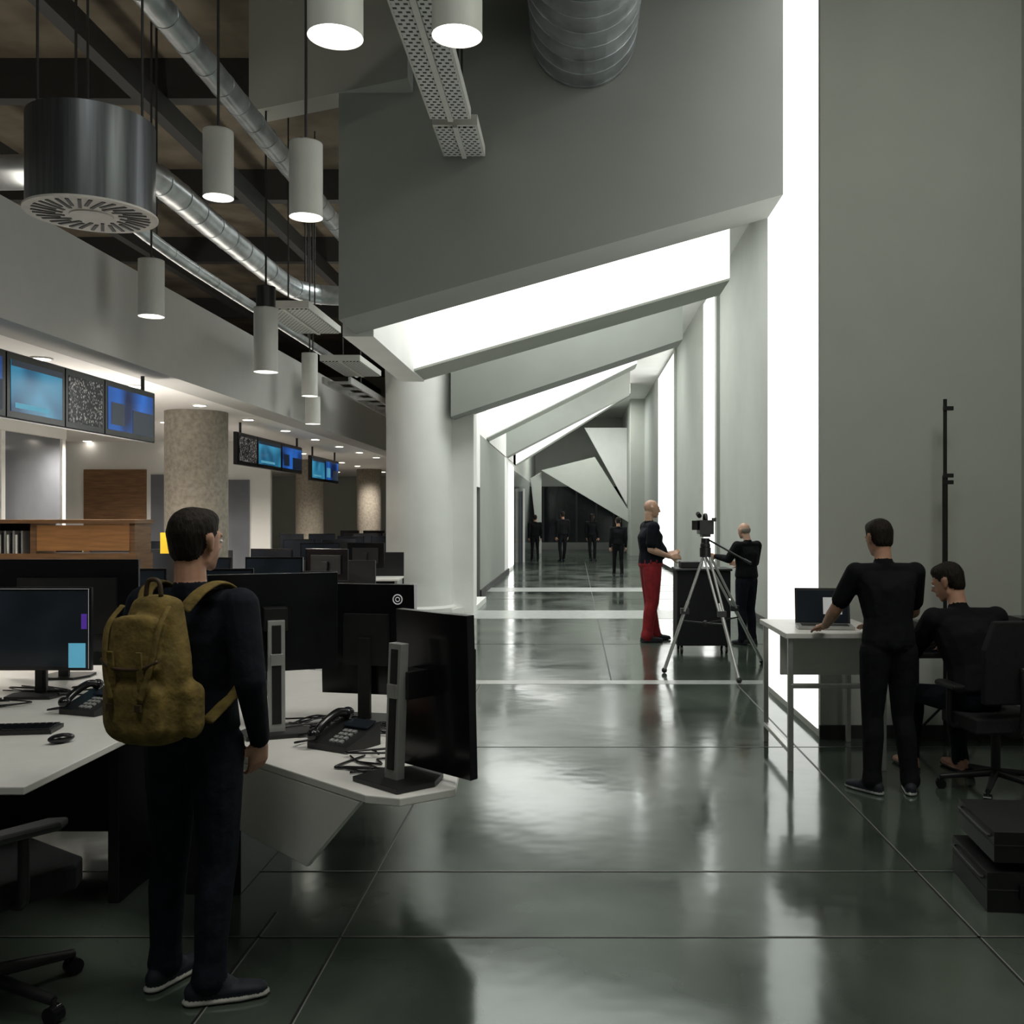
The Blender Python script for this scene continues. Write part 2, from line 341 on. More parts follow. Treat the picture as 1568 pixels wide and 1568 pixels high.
wallscreens('wall_television_bank',-4.45,[(5.9,6.75),(6.77,7.66),(7.68,8.55),(8.57,9.27),(9.29,10.38)],2.48,2.99,[s_blue,s_blue2,s_blue,s_text,s_blue2])
wallscreens('wall_television_bank',-5.15,[(15,15.9),(15.92,17.2),(17.22,18.5)],2.5,2.98,[s_text,s_blue,s_blue2])
wallscreens('wall_television_bank',-5.45,[(20.3,21.4),(21.42,22.6)],2.45,2.95,[s_blue,s_blue2])
b=B()
b.bb(-8.42,-8.38,10,16,.9,2.95,glassm); b.bb(-8.42,-8.38,10,16,0,.9,white_p); b.bb(-8.5,-8.3,10,16,2.95,3.15,white_p)
for y in(10,12.4,14.3,16): b.bb(-8.46,-8.34,y-.05,y+.05,0,3.0,white_p)
b.obj('window_office')
b=B(); b.bb(-12,-5.9,19,19.1,0,3.15,white_p); b.bb(-9.5,-8.3,18.95,19,0,2.6,wood); b.bb(-8.2,-7.5,18.95,19,0,2.5,glassm); b.bb(-7.3,-6.9,18.95,19,0,2.5,wood); b.bb(-6.7,-6.3,18.95,19,0,2.4,glassm); b.obj('wall_office')
b=B()
for i in range(6):
    x=-6.2+i*.75; b.bb(x,x+.55,35.9,36,0,2.6,glassm if i%2 else wood); b.bb(x+.55,x+.62,35.85,36,0,2.7,white_p)
b.obj('window_newsroom_end')
b=B(); b.bb(-6.6,-4.65,10.4,10.8,.0,1.3,wood); b.bb(-6.6,-4.65,10.35,10.85,1.62,1.66,wood); b.bb(-5.70,-4.72,10.38,10.42,1.33,1.6,wood2)
for x in(-6.3,-5.75,-4.7): b.bb(x-.03,x+.03,10.4,10.8,1.3,1.62,wood)
b.bb(-6.6,-5.75,10.7,10.72,1.3,1.62,blackp)
for i in range(12): b.bb(-6.22+i*.03,-6.20+i*.03,10.42,10.6,1.3,1.50+.02*(i%3),[white_p,blackp,silver][i%3])
b.obj('oak_shelf_counter')
B().bb(-4.95,-4.65,11.7,11.75,1.25,1.5,yellow).bb(-4.85,-4.75,11.7,11.8,0,1.25,blackp).obj('yellow_notice_board')
# ---------------------------------------------------------------- monitors / desks
def monitor(name,loc,rz,w=.54,h=.33,zb=.13,screen=None,neck=silver,nr=.03,tilt=0):
    screen=screen or s_off
    b=B(); t=.022
    b.box((0,0,zb+h/2),(w,t,h),blackg); b.box((0,.02,zb+h/2),(w*.7,.03,h*.6),blackp)
    b.box((0,-t/2-.001,zb+h/2),(w-.03,.003,h-.04),screen)
    top=zb+h*.55
    b.box((0,.055,top/2),(nr*2,.022,top),neck); b.box((0,.042,top/2),(nr*.9,.01,top*.9),blackp)
    b.box((0,.04,zb+h*.5),(.08,.05,.08),blackp)
    b.prism([(-.12,-.09,0),(.12,-.09,0),(.14,.03,0),(.09,.13,0),(-.09,.13,0),(-.14,.03,0)],(0,0,.014),blackp)
    return b,name,loc,rz
def mput(a,bevel=.004): b,n,l,r=a; return b.obj(n,l,r,bevel)
DZ=.741
b=B()
b.prism([(-4.1,3.47,.71),(-1.95,3.47,.71),(-1.93,6.3,.71),(-4.1,6.3,.71)],(0,0,.03),desk_w)
b.bb(-4.05,-2.05,4.9,4.94,.12,.70,blackp); b.bb(-2.05,-2.0,4.3,6.2,.0,.71,blackp); b.bb(-4.1,-4.05,3.6,6.2,0,.71,blackp)
b.obj('desk_left_workstation',bevel=.004)
b=B()
b.prism([(-1.92,4.25,.71),(-1.36,3.95,.71),(-.72,3.37,.71),(-.595,3.33,.71),(-.42,3.45,.71),(-.50,4.75,.71),(-1.0,5.7,.71),(-1.92,6.3,.71)],(0,0,.03),desk_w)
b.prism([(-1.38,3.97,.71),(-.74,3.39,.71),(-.99,3.617,.404),(-1.38,3.97,.436)],(.012,.016,0),desk_w)
b.bb(-1.85,-1.5,4.4,5.2,0,.71,blackp)
b.prism([(-.5,4.76,.55),(-.5,4.76,1.05),(-1.02,5.72,1.05),(-1.02,5.72,.55)],(.02,.02,0),blackp)
b.obj('desk_angled_workstation',bevel=.004)
a=monitor('computer_monitor',(-2.86,5.2,DZ),0,.60,.44,.14,s_off,blackp); b=a[0]
b.box((.225,-.0135,.22),(.09,.003,.13),s_cyan); b.box((.262,-.0135,.40),(.03,.003,.08),s_violet)
for i in range(4): b.box((-.26,-.0135,.53-.045*i),(.016,.003,.016),s_cyan)
b.box((0,-.0135,.572),(.58,.003,.002),s_white); b.box((.286,-.0135,.36),(.002,.003,.42),s_white)
mput(a)
mput(monitor('computer_monitor',(-3.02,5.85,DZ),180,.84,.55,.15,s_off,blackp))
def tallmon(name,loc,rz,w,h,zb,lean=0,off=0):
    b=B()
    b.prism([(-.13,-.10,0),(.13,-.10,0),(.15,.05,0),(.08,.15,0),(-.08,.15,0),(-.15,.05,0)],(0,0,.018),blackp)
    b.prism([(-.036,-.01+lean,.5),(.036,-.01+lean,.5),(.036,-.03,.015),(-.036,-.03,.015)],(0,.035,0),silver)
    b.prism([(-.020,-.013+lean*.95,.48),(.020,-.013+lean*.95,.48),(.020,-.033,.05),(-.020,-.033,.05)],(0,.004,0),blackp)
    b.box((0,-.012+lean*.4,.33),(.052,.03,.05),alu)
    b.box((0,.06+lean,zb+h*.55),(.1,.10,.1),blackp)
    b.box((off,.12+lean,zb+h/2),(w,.035,h),blackg,rot=(.03,0,0)); b.box((off,.14+lean,zb+h/2),(w-.02,.01,h-.02),s_off,rot=(.03,0,0))
    return b.obj(name,loc,rz,.005)
tallmon('computer_monitor',(-1.31,4.30,DZ),22,.56,.44,.26,.0)
tallmon('computer_monitor',(-.64,3.53,DZ),-42,.40,.58,.03,.0,.07)
b=B(); b.box((0,0,.38),(.47,.035,.52),blackg,rot=(.04,0,.0)); b.box((0,-.03,.38),(.22,.03,.24),blackp); b.box((0,-.05,.2),(.06,.02,.38),blackp); b.prism([(-.13,-.12,0),(.13,-.12,0),(.13,.08,0),(-.13,.08,0)],(0,0,.015),blackp)
b.box((0,.021,.38),(.44,.004,.49),s_off,rot=(.04,0,0))
LP=[(.155+.022*math.cos(t),-.029,.57+.022*math.sin(t)) for t in [2*math.pi*i/24 for i in range(25)]]
b.tube(LP,.003,s_white,n=6); b.tube([(.155+.010*math.cos(t),-.029,.57+.010*math.sin(t)) for t in [2*math.pi*i/16 for i in range(17)]],.0025,s_white,n=6)
b.obj('computer_monitor',(-.97,4.62,DZ),-12,.004)
def keyboard(loc,rz):
    b=B(); b.box((0,0,.010),(.42,.15,.016),blackp)
    for r in range(5):
        for c in range(14): b.box((-.19+c*.029,-.055+r*.027,.021),(.024,.022,.008),blackg)
    b.obj('keyboard',loc,rz)
def phone(loc,rz):
    b=B(); b.prism([(-.11,-.10,0),(-.11,.10,0),(-.11,.10,.09),(-.11,-.10,.025)],(.22,0,0),blackp)
    k=math.atan2(.065,.20)
    for r in range(4):
        for c in range(3): b.box((.0+c*.025,-.07+r*.026,.038+r*.0085),(.018,.017,.008),silver,rot=(k,0,0))
    b.box((.03,.06,.088),(.13,.06,.006),s_off,rot=(k,0,0))
    b.tube(smooth_path([(-.075,-.1,.05),(-.075,-.05,.09),(-.075,.04,.125),(-.075,.10,.115)]),.018,blackg,n=12)
    b.ell((-.075,-.10,.06),(.028,.03,.025),blackg); b.ell((-.075,.10,.115),(.028,.03,.025),blackg)
    b.tube(smooth_path([(-.11,-.08,.03),(-.16,-.12,.02),(-.18,-.05,.01),(-.15,.05,.01),(-.12,.1,.01)]),.005,blackg,n=6)
    b.obj('desk_phone',loc,rz)
keyboard((-2.52,4.35,DZ),8); phone((-2.36,4.80,DZ),-20); phone((-.96,4.08,DZ),-30); phone((-1.75,5.3,DZ),10)
B().ell((0,0,.02),(.032,.055,.02),blackg).obj('computer_mouse',(-2.17,4.14,DZ),-40)
B().ell((0,0,.02),(.032,.055,.02),blackg).obj('computer_mouse',(-1.6,4.5,DZ),-40)
b=B()
for i in range(22):
    cx,cy=R.choice([(-2.55,5.3),(-2.95,4.9),(-2.9,5.35),(-1.15,4.5),(-.9,4.35),(-.75,4.0),(-1.15,4.3)])
    pts=[(cx+R.uniform(-.22,.22),cy+R.uniform(-.15,.15),DZ+.006+R.uniform(0,.014)) for _ in range(6)]
    b.tube(smooth_path(pts,7),.0044,blackg,n=6)
for i in range(4):
    pts=[(-.78+R.uniform(-.13,.1),3.75+R.uniform(-.12,.15),DZ+.006) for _ in range(5)]
    b.tube(smooth_path(pts,7),.0044,blackg,n=6)
b.obj('desk_cables')
b=B(); b.cyl((0,0,0),(0,0,.11),.04,M('clear_tumbler',(.6,.6,.58),.1,trans=.8),r1=.045,n=24); b.obj('drinking_glass',(-3.0,4.7,DZ))
def chair(loc,rz,arms=True,m=blackc,seat=.46):
    b=B()
    b.prism([(-.24,-.22,seat-.06),(.24,-.22,seat-.06),(.25,.2,seat-.06),(.18,.26,seat-.06),(-.18,.26,seat-.06),(-.25,.2,seat-.06)],(0,0,.09),m)
    b.prism([(-.21,-.26,seat+.12),(.21,-.26,seat+.12),(.23,-.30,seat+.45),(.17,-.31,seat+.62),(-.17,-.31,seat+.62),(-.23,-.30,seat+.45)],(0,.06,0),m)
    b.tube(smooth_path([(0,0,seat-.07),(0,-.26,seat-.05),(0,-.32,seat+.1),(0,-.31,seat+.35)]),.025,blackp)
    b.cyl((0,0,.1),(0,0,seat-.06),.028,blackp); b.box((0,0,seat-.075),(.2,.22,.035),blackp)
    for i in range(5):
        a=2*math.pi*i/5+.3; p=V((math.cos(a),math.sin(a),0))
        b.cyl(V((0,0,.12)),p*.32+V((0,0,.075)),.026,blackp,r1=.016,n=10)
        t=V((-p.y,p.x,0))*.012; q=p*.32+V((0,0,.03)); b.cyl(q-t*1.8,q+t*1.8,.03,blackg,n=16); b.cyl(q,q+V((0,0,.05)),.01,blackp,n=8)
    if arms:
        for sx in(-1,1):
            b.tube(smooth_path([(sx*.2,0,seat-.05),(sx*.29,0,seat-.03),(sx*.30,0,seat+.08),(sx*.30,0,seat+.19)]),.018,blackp)
            b.prism([(sx*.30-.04,-.13,seat+.19),(sx*.30+.04,-.13,seat+.19),(sx*.30+.045,.1,seat+.19),(sx*.30+.0,.15,seat+.19),(sx*.30-.045,.1,seat+.19)],(0,0,.03),blackp)
    return b.obj('office_chair',loc,rz,.012)
chair((-2.05,3.38,0),-35)
chair((-3.3,3.1,0),10)
chair((2.60,6.05,0),6)
chair((-1.75,6.95,0),160)
def station(x,y,rz=0,k=0):
    b=B(); b.bb(-.8,.8,-.4,.4,.71,.74,desk_w); b.bb(-.78,-.74,-.38,.38,0,.71,silver); b.bb(.74,.78,-.38,.38,0,.71,silver); b.bb(-.8,.8,.38,.42,.3,1.12,blackp)
    b.obj('office_desk',(x,y,0),rz,.003)
    for i,dx in enumerate((-.45,.25)):
        s=s_blue2 if (k and i and abs(y-27.5)<.1) else s_off; R.random()
        rr=rz+R.uniform(-18,18)+(180 if R.random()<.45 else 0)
        c=math.cos(math.radians(rz)); sn=math.sin(math.radians(rz)); 
        mput(monitor('computer_monitor',(x+dx*c-.05*sn,y+dx*sn+.05*c,.742),rr,.60,.40,.14,s,blackp),.003)
for i,(x,y) in enumerate([(-3.1,7.7),(-4.9,7.9),(-3.3,9.9),(-5.1,9.3),(-3.4,12.4),(-5.3,12.2),(-3.5,15.2),(-4.5,17.6),(-6.6,16.2),(-4.2,20.3),(-4.6,23.5),(-6.2,23),(-4.4,27.5),(-6,28),(-7.4,13.5)]):
    station(x,y,R.choice([0,0,4,-4]),i>3)
chair((-4.1,11.2,0),30); chair((-3.0,14,0),-60); chair((-5.8,14.9,0),200); chair((-4,18.8,0),100)
# ---------------------------------------------------------------- right group
b=B()
b.bb(1.40,2.10,6.5,7.42,.885,.92,desk_w)
for x,y in((1.44,6.54),(1.44,7.38),(2.06,7.38),(2.06,6.54)): b.bb(x-.018,x+.018,y-.018,y+.018,0,.885,alu)
b.bb(1.45,2.05,6.9,6.93,.58,.885,desk_w); b.bb(1.44,2.06,6.52,6.56,.55,.58,alu); b.bb(1.42,1.46,6.54,7.38,.12,.15,alu)
b.obj('white_high_table',bevel=.004)
b=B(); b.box((0,0,.01),(.38,.25,.018),silver); b.box((0,-.005,.021),(.32,.12,.004),blackp)
b.box((0,.155,.135),(.38,.012,.26),blackp,rot=(-.25,0,0)); b.box((0,.146,.135),(.35,.004,.225),s_off,rot=(-.25,0,0)); b.box((.07,.142,.14),(.13,.003,.12),s_white,rot=(-.25,0,0))
b.obj('laptop',(1.74,6.82,.922),-8)
b=B(); b.bb(2.35,3.4,6.80,7.12,.71,.745,blackp); b.bb(2.36,2.40,6.82,7.1,0,.71,blackp); b.bb(3.35,3.39,6.82,7.1,0,.71,blackp)
b.bb(2.42,2.7,6.88,7.1,.745,.95,blackg); b.bb(2.85,3.1,6.87,7.08,.745,.87,blackp); b.bb(3.14,3.36,6.87,7.1,.745,.98,blackg)
for i in range(5): b.cyl((2.9+.04*i,6.87,.80),(2.9+.04*i,6.85,.80),.012,silver,n=10)
b.tube(smooth_path([(2.5,6.84,.76),(2.7,6.84,.82),(2.9,6.84,.78),(3.1,6.84,.84),(3.3,6.84,.76)]),.01,blackg)
b.obj('equipment_desk',bevel=.004)
b=B(); b.cyl((0,0,0),(0,0,2.57),.014,blackp,n=10); b.cyl((0,0,1.3),(0,0,2.0),.02,blackp,n=10)
for z in(2.0,1.95,2.5): b.box((.02,-.01,z),(.07,.03,.03),blackp)
for a in(.2,2.9,4.7): b.cyl((0,0,.3),(.28*math.cos(a),.12*math.sin(a),.012),.010,blackp,n=8)
b.obj('light_stand',(2.76,7.30,0))
def case(z,h,dx=0):
    b=B(); b.bb(-.36,.36,-.25,.25,0,h*.55,blackp); b.bb(-.36,.36,-.25,.25,h*.58,h,blackp)
    b.bb(-.362,.362,-.252,.252,h*.55,h*.58,steel_d)
    for x in(-.2,.2): b.box((x,-.26,h*.55),(.06,.02,.06),blackg)
    b.tube(smooth_path([(-.12,.0,h),(-.11,.0,h+.03),(.11,.0,h+.03),(.12,.0,h)]),.012,blackg)
    b.tube(smooth_path([(-.362,-.2,h*.8),(-.375,-.18,h*.8),(-.375,.18,h*.8),(-.362,.2,h*.8)]),.006,steel_d)
    b.obj('equipment_case',(2.15+dx,4.42,z),-5,.02)
case(0,.17); case(.213,.13,.03)
b=B(); b.bb(-.36,.3,-.25,.25,.1,1.02,blackc); b.bb(-.38,.32,-.27,.27,1.02,1.05,blackp); b.bb(-.3,-.05,-.15,.15,1.05,1.13,blackp)
for x in(-.3,.25):
    for y in(-.2,.2): b.cyl((x-.015,y,.05),(x+.015,y,.05),.05,blackg,n=14)
b.obj('equipment_cart',(1.62,12.3,0),0,.01)
b=B(); apex=V((0,0,1.32))
for fx,fy in((-.43,.1),(.27,-.55),(.75,.75)):
    f=V((fx,fy,0.03)); mid=apex.lerp(f,.5); s=V((-(fy),fx,0)).normalized()*.035
    for sg in(-1,1): b.cyl(apex+s*sg,mid+s*sg*.8,.014,alu,n=10)
    b.cyl(apex.lerp(f,.42),f,.020,alu,n=10); b.box(mid,(.09,.07,.06),blackp); b.ell(f,(.03,.03,.03),blackp)
    b.cyl(V((0,0,.55)),apex.lerp(f,.58),.009,blackp,n=8)
b.ell((0,0,.55),.03,blackp); b.cyl((0,0,1.26),(0,0,1.36),.06,blackp); b.ell((0,0,1.38),.055,blackp); b.cyl((0,0,1.38),(0,0,1.46),.045,blackp)
b.box((0,0,1.49),(.09,.18,.03),blackp); b.box((.0,0,1.58),(.15,.26,.15),blackp); b.cyl((0,.13,1.59),(0,.27,1.59),.048,blackg,r1=.055)
b.tube(smooth_path([(-.0,-.1,1.66),(0,-.06,1.71),(0,.06,1.71),(0,.1,1.66)]),.016,blackp)
b.box((-.10,-.06,1.60),(.06,.10,.10),blackg,rot=(0,0,.4)); b.box((.07,-.16,1.66),(.04,.06,.04),blackp); b.cyl((-.05,.1,1.70),(-.05,.22,1.72),.025,blackc)
b.cyl((.04,-.02,1.44),(.40,-.38,1.22),.010,blackp,n=8); b.cyl((.36,-.34,1.245),(.42,-.40,1.21),.018,blackp,n=8)
b.obj('video_camera_tripod',(1.40,10.5,0))
# ---------------------------------------------------------------- organic remesh helper
_unit=[]
for j in range(0,9):
    a=math.pi*j/8
    nn=1 if j in(0,8) else 12
    for i in range(nn):
        t=2*math.pi*i/nn+j*.2; _unit.append(V((math.sin(a)*math.cos(t),math.sin(a)*math.sin(t),math.cos(a))))
def hullmesh(balls):
    bm=bmesh.new()
    for c,r,Rm in balls:
        for u in _unit: bm.verts.new(V(c)+(Rm@V((u.x*r[0],u.y*r[1],u.z*r[2]))))
    res=bmesh.ops.convex_hull(bm,input=bm.verts)
    bmesh.ops.delete(bm,geom=[v for v in bm.verts if not v.link_faces],context='VERTS')
    bm.verts.index_update(); vs=[v.co.copy() for v in bm.verts]; fs=[tuple(v.index for v in f.verts) for f in bm.faces]; bm.free()
    return vs,fs
def organic(name,prims,mats,voxel,loc,rz,scale=1.,smooth=4,extra=None):
    allv=[];allf=[];lab={}
    for L,balls in prims:
        bl=[]
        for t in balls:
            c,r=t[0],t[1]; Rm=t[2] if len(t)>2 else Matrix.Identity(3)
            if not hasattr(r,'__len__'): r=(r,r,r)
            bl.append((V(c)*scale,[q*scale for q in r],Rm))
        vs,fs=hullmesh(bl); o=len(allv); allv+=vs; allf+=[tuple(i+o for i in f) for f in fs]
        lv,lf=lab.setdefault(L,([],[])); o=len(lv); lv+=vs; lf+=[tuple(i+o for i in f) for f in fs]
    me=bpy.data.meshes.new(name+'_src'); me.from_pydata(allv,[],allf); ob=bpy.data.objects.new(name+'_src',me); sc.collection.objects.link(ob)
    md=ob.modifiers.new('r','REMESH'); md.mode='VOXEL'; md.voxel_size=voxel
    sm=ob.modifiers.new('s','SMOOTH'); sm.factor=.5; sm.iterations=smooth
    dg=bpy.context.evaluated_depsgraph_get(); new=bpy.data.meshes.new_from_object(ob.evaluated_get(dg)); bpy.data.objects.remove(ob)
    keys=list(lab); trees=[BVHTree.FromPolygons(lab[k][0],lab[k][1]) for k in keys]
    new.materials.clear()
    for k in keys: new.materials.append(mats[k])
    for p in new.polygons:
        best=9;bi=0
        for i,t in enumerate(trees):
            r=t.find_nearest(p.center,.06)
            if r[0] is not None and r[3]<best: best=r[3];bi=i
        p.material_index=bi; p.use_smooth=True
    new.name=name
    ob=bpy.data.objects.new(name,new); sc.collection.objects.link(ob); ob.location=loc; ob.rotation_euler=(0,0,math.radians(rz))
    if extra:
        for (nm,c,r,m) in extra:
            e=B().ell(V(c)*scale,[q*scale for q in r],m,u=12,v=8).obj(nm); e.parent=ob
    return ob
def hand(prims,w,d,n,L='skin',curl=.35,k=1.):
    w=V(w); d=V(d).normalized(); n=V(n); n=(n-d*n.dot(d)).normalized(); t=d.cross(n)
    if hand.flip: t=-t
    P=lambda a,b,c=0:w+d*a*k+t*b*k+n*c*k
    prims.append((L,[(w,.024*k),(P(.04,.026),.014*k),(P(.04,-.026),.014*k)]))
    prims.append((L,[(P(.03,.024),.014*k),(P(.03,-.024),.014*k),(P(.09,.030),.0125*k),(P(.09,-.030),.0125*k)]))
    for off,ln in((.031,.072),(.0105,.080),(-.0105,.074),(-.031,.058)):
        p=P(.092,off); a=curl*.6
        for j,fr in enumerate((.45,.3,.25)):
            dd=d*math.cos(a)+n*math.sin(a); q=p+dd*ln*fr*k
            prims.append((L,[(p,(.0092-.0008*j)*k),(q,(.0086-.0008*j)*k)])); p=q; a+=curl
    p=P(.025,.026,.005)
    for j,ln in enumerate((.036,.032,.026)):
        dd=(d*(.65+.15*j)+t*(.65-.25*j)+n*(.25+.1*j)).normalized(); q=p+dd*ln*k
        prims.append((L,[(p,(.0135-.0015*j)*k),(q,(.012-.0015*j)*k)])); p=q
hand.flip=False
def person(name,loc,yaw,H,J=None,mats=None,long=True,hair='short',voxel=.0075,belly=0,hyaw=0,hpitch=0,foot=(0,0),curl=.5,collar=True,bare=False,bulk=1.,legs=1.):
    D=dict(pel=(0,0,.95),ab=(0,.0,1.12),ch=(0,-.005,1.29),nk=(0,-.02,1.475),hd=(0,.015,1.632),
      hL=(-.088,0,.90),kL=(-.10,.02,.49),aL=(-.105,-.02,.085),sL=(-.178,-.01,1.405),eL=(-.225,-.04,1.13),wL=(-.235,.03,.885),
      hR=(.088,0,.90),kR=(.10,.02,.49),aR=(.105,-.02,.085),sR=(.178,-.01,1.405),eR=(.225,-.04,1.13),wR=(.235,.03,.885),nL=(.6,.2,0),nR=(-.6,.2,0),dL=None,dR=None)
    D.update(J or {}); D={k:(V(v) if v is not None else None) for k,v in D.items()}
    P=[]; up=V((0,0,1)); q=bulk; g2=legs
    for k in('sL','sR'): D[k].x*=1+(q-1)*.8
    ax=(D['nk']-D['pel']).normalized()
    Rt=Matrix.Rotation(-math.atan2(ax.y,ax.z),3,'X')
    pel,ab,ch,nk,hd=D['pel'],D['ab'],D['ch'],D['nk'],D['hd']
    P.append(('pants',[(pel,(.150*g2,.112*g2,.085),Rt),(pel+Rt@V((0,0,.06)),(.142*g2,.105*g2,.05),Rt)]))
    for s in 'LR':
        h,k,a=D['h'+s],D['k'+s],D['a'+s]
        P.append(('pants',[(pel+V((h.x*.6,0,-.02)),.09*g2),(h,.088*g2),(h.lerp(k,.35),.080*g2)]))
        P.append(('pants',[(h.lerp(k,.3),.082*g2),(k,.060*g2)]))
        cf=k.lerp(a,.3)+V((0,-.012,0))
        P.append(('pants',[(k,.060*g2),(cf,.059*g2)])); P.append(('pants',[(cf,.059*g2),(a+(k-a).normalized()*.06,.050*g2)]))
        P.append(('pants',[(a+(k-a).normalized()*.07,.050*g2),(a,.056*g2)]))
        fa=math.radians(foot[0] if s=='L' else foot[1]); fd=V((math.sin(fa),math.cos(fa),0)); Rf=Matrix.Rotation(-fa,3,'Z')
        g=V((a.x,a.y,a.z-.085))
        ft='shoe' if not bare else 'skin'
        P.append((ft,[(g+fd*-.045+up*.045,(.036,.040,.036),Rf),(a,.040),(g+fd*.06+up*.05,(.038,.04,.034),Rf)]))
        P.append((ft,[(g+fd*-.045+up*.04,(.036,.040,.03),Rf),(g+fd*.11+up*.038,(.046,.045,.026),Rf),(g+fd*.165+up*.032,(.038,.036,.020),Rf)]))
        P.append(('sole',[(g+fd*-.05+up*.012,(.040,.043,.013),Rf),(g+fd*.11+up*.012,(.050,.05,.013),Rf),(g+fd*.172+up*.013,(.041,.038,.012),Rf)]))
    P.append(('top',[(pel+Rt@V((0,0,.02)),(.156*q,.118*q,.035),Rt),(ab,(.140*q,.105*q,.06),Rt)]))
    if belly: P.append(('top',[(ab+Rt@V((0,.05+belly*.3,-.02)),(.13*q,.09+belly*.5,.12),Rt),(ch,(.14,.10,.08),Rt)]))
    P.append(('top',[(ab,(.142*q,.106*q,.06),Rt),(ch,(.172*q,.122*q,.09),Rt)]))
    P.append(('top',[(ch,(.172*q,.120*q,.08),Rt),(D['sL'].lerp(nk,.2)-ax*.03,(.062,.068,.055),Rt),(D['sR'].lerp(nk,.2)-ax*.03,(.062,.068,.055),Rt)]))
    P.append(('top',[(D['sL'],.055*q),(D['sR'],.055*q),(nk-ax*.035,(.07,.065,.03),Rt)]))
    if collar: P.append(('top',[(nk-ax*.03,(.068,.065,.02),Rt),(nk+ax*.012,(.060,.060,.015),Rt)]))
    for s in 'LR':
        S,E,W=D['s'+s],D['e'+s],D['w'+s]
        if long:
            P.append(('top',[(S,.062*q),(E,.049*q)])); P.append(('top',[(E,.049*q),(W,.038)]))
        else:
            m=S.lerp(E,.72); P.append(('top',[(S,.062*q),(m,.056*q)])); P.append(('skin',[(S,.045),(E,.042)]))
            f=E.lerp(W,.3); P.append(('skin',[(E,.042),(f,.043)])); P.append(('skin',[(f,.043),(W,.028)]))
        hd_=D['d'+s] if D['d'+s] is not None else (W-E)
        hand.flip=(s=='R')
        hand(P,W+(W-E).normalized()*.01,hd_,D['n'+s],curl=curl)
    Rh=Matrix.Rotation(math.radians(hyaw),3,'Z')@Matrix.Rotation(math.radians(hpitch),3,'X')
    h=lambda x,y,z:hd+Rh@V((x,y,z))
    P.append(('skin',[(nk-ax*.01,(.058,.058,.03)),(h(0,-.03,-.05),(.052,.055,.03))]))
    P.append(('skin',[(h(0,-.012,.03),(.073,.092,.085),Rh)]))
    P.append(('skin',[(h(0,.03,.03),(.064,.055,.05),Rh),(h(0,.045,-.03),(.052,.042,.04),Rh),(h(0,.062,-.088),(.024,.02,.018),Rh),(h(.042,.0,-.065),.018),(h(-.042,0,-.065),.018)]))
    P.append(('skin',[(h(0,.086,.022),.009),(h(0,.106,-.018),.0115)])); P.append(('skin',[(h(-.012,.092,-.024),.009),(h(.012,.092,-.024),.009)]))
    P.append(('skin',[(h(-.036,.080,.026),.010),(h(0,.086,.028),.010),(h(.036,.080,.026),.010)]))
    P.append(('lip',[(h(-.018,.084,-.056),.006),(h(0,.091,-.056),(.010,.007,.010)),(h(.018,.084,-.056),.006)]))
    for sx in(-1,1): P.append(('skin',[(h(sx*.074,-.004,.012),(.008,.018,.018),Rh),(h(sx*.080,-.012,.02),(.007,.016,.014),Rh),(h(sx*.072,.0,-.026),(.008,.009,.009),Rh)]))
    if hair=='short':
        P.append(('hair',[(h(0,-.020,.052),(.083,.094,.080),Rh),(h(0,.02,.085),(.066,.062,.042),Rh)]))
        P.append(('hair',[(h(0,-.03,.04),(.082,.087,.05),Rh),(h(0,-.054,-.030),(.066,.046,.045),Rh)]))
    elif hair=='fringe':
        P.append(('hair',[(h(0,-.03,.01),(.0775,.082,.035),Rh),(h(0,-.05,-.02),(.066,.046,.03),Rh)]))
    elif hair=='long':
        P.append(('hair',[(h(0,-.02,.05),(.084,.098,.08),Rh)])); P.append(('hair',[(h(0,-.05,.02),(.08,.06,.06),Rh),(h(0,-.07,-.16),(.075,.035,.05),Rh)]))
    mm=dict(skin=skin,lip=lip,hair=hairm,top=blackt,pants=jeans,shoe=shoe,sole=sole); mm.update(mats or {})
    ex=[]
    if voxel<.009:
        for sx in(-1,1):
            ex.append(('eyeball',h(sx*.030,.0795,.004),(.0125,.0105,.0085),eyew)); ex.append(('iris',h(sx*.030,.0885,.004),(.0055,.003,.0055),eyed))
    s=H/1.75
    return organic(name,P,mm,voxel,loc,yaw,s,smooth=3,extra=ex)
ML=(-1.36,3.50,0); MY=-16
man=person('man_with_backpack',ML,MY,1.72,dict(aL=(-.14,.02,.085),kL=(-.125,.035,.49),hL=(-.095,0,.90),hR=(.095,0,.90),aR=(.10,-.05,.085),kR=(.105,.0,.49),
   wR=(.215,.085,.92),eR=(.265,-.045,1.15),dR=(-.25,.25,-1),nR=(-.8,.3,0),wL=(-.215,.085,.92),eL=(-.265,-.045,1.15),dL=(.25,.25,-1),nL=(.8,.3,0)),dict(top=navy,pants=jeans,hair=hairm),
   hyaw=-10,foot=(6,56),curl=.45,voxel=.0062,bulk=1.14,legs=1.12)
bp=[]
bp.append(('bag',[((-.0,-.225,1.00),(.155,.085,.07)),((0,-.225,1.20),(.155,.085,.10))]))
bp.append(('bag',[((0,-.22,1.22),(.15,.085,.06)),((0,-.19,1.40),(.095,.06,.035))]))
bp.append(('bag',[((0,-.305,1.01),(.115,.040,.06)),((0,-.305,1.12),(.115,.040,.05))]))
bp.append(('bag',[((0,-.285,1.345),(.11,.03,.03)),((0,-.318,1.20),(.10,.018,.02))]))
bp.append(('bag',[((-.155,-.21,1.01),(.03,.05,.05)),((-.155,-.21,1.11),(.03,.05,.04))]))
bp.append(('bag',[((.155,-.21,1.01),(.03,.05,.05)),((.155,-.21,1.11),(.03,.05,.04))]))
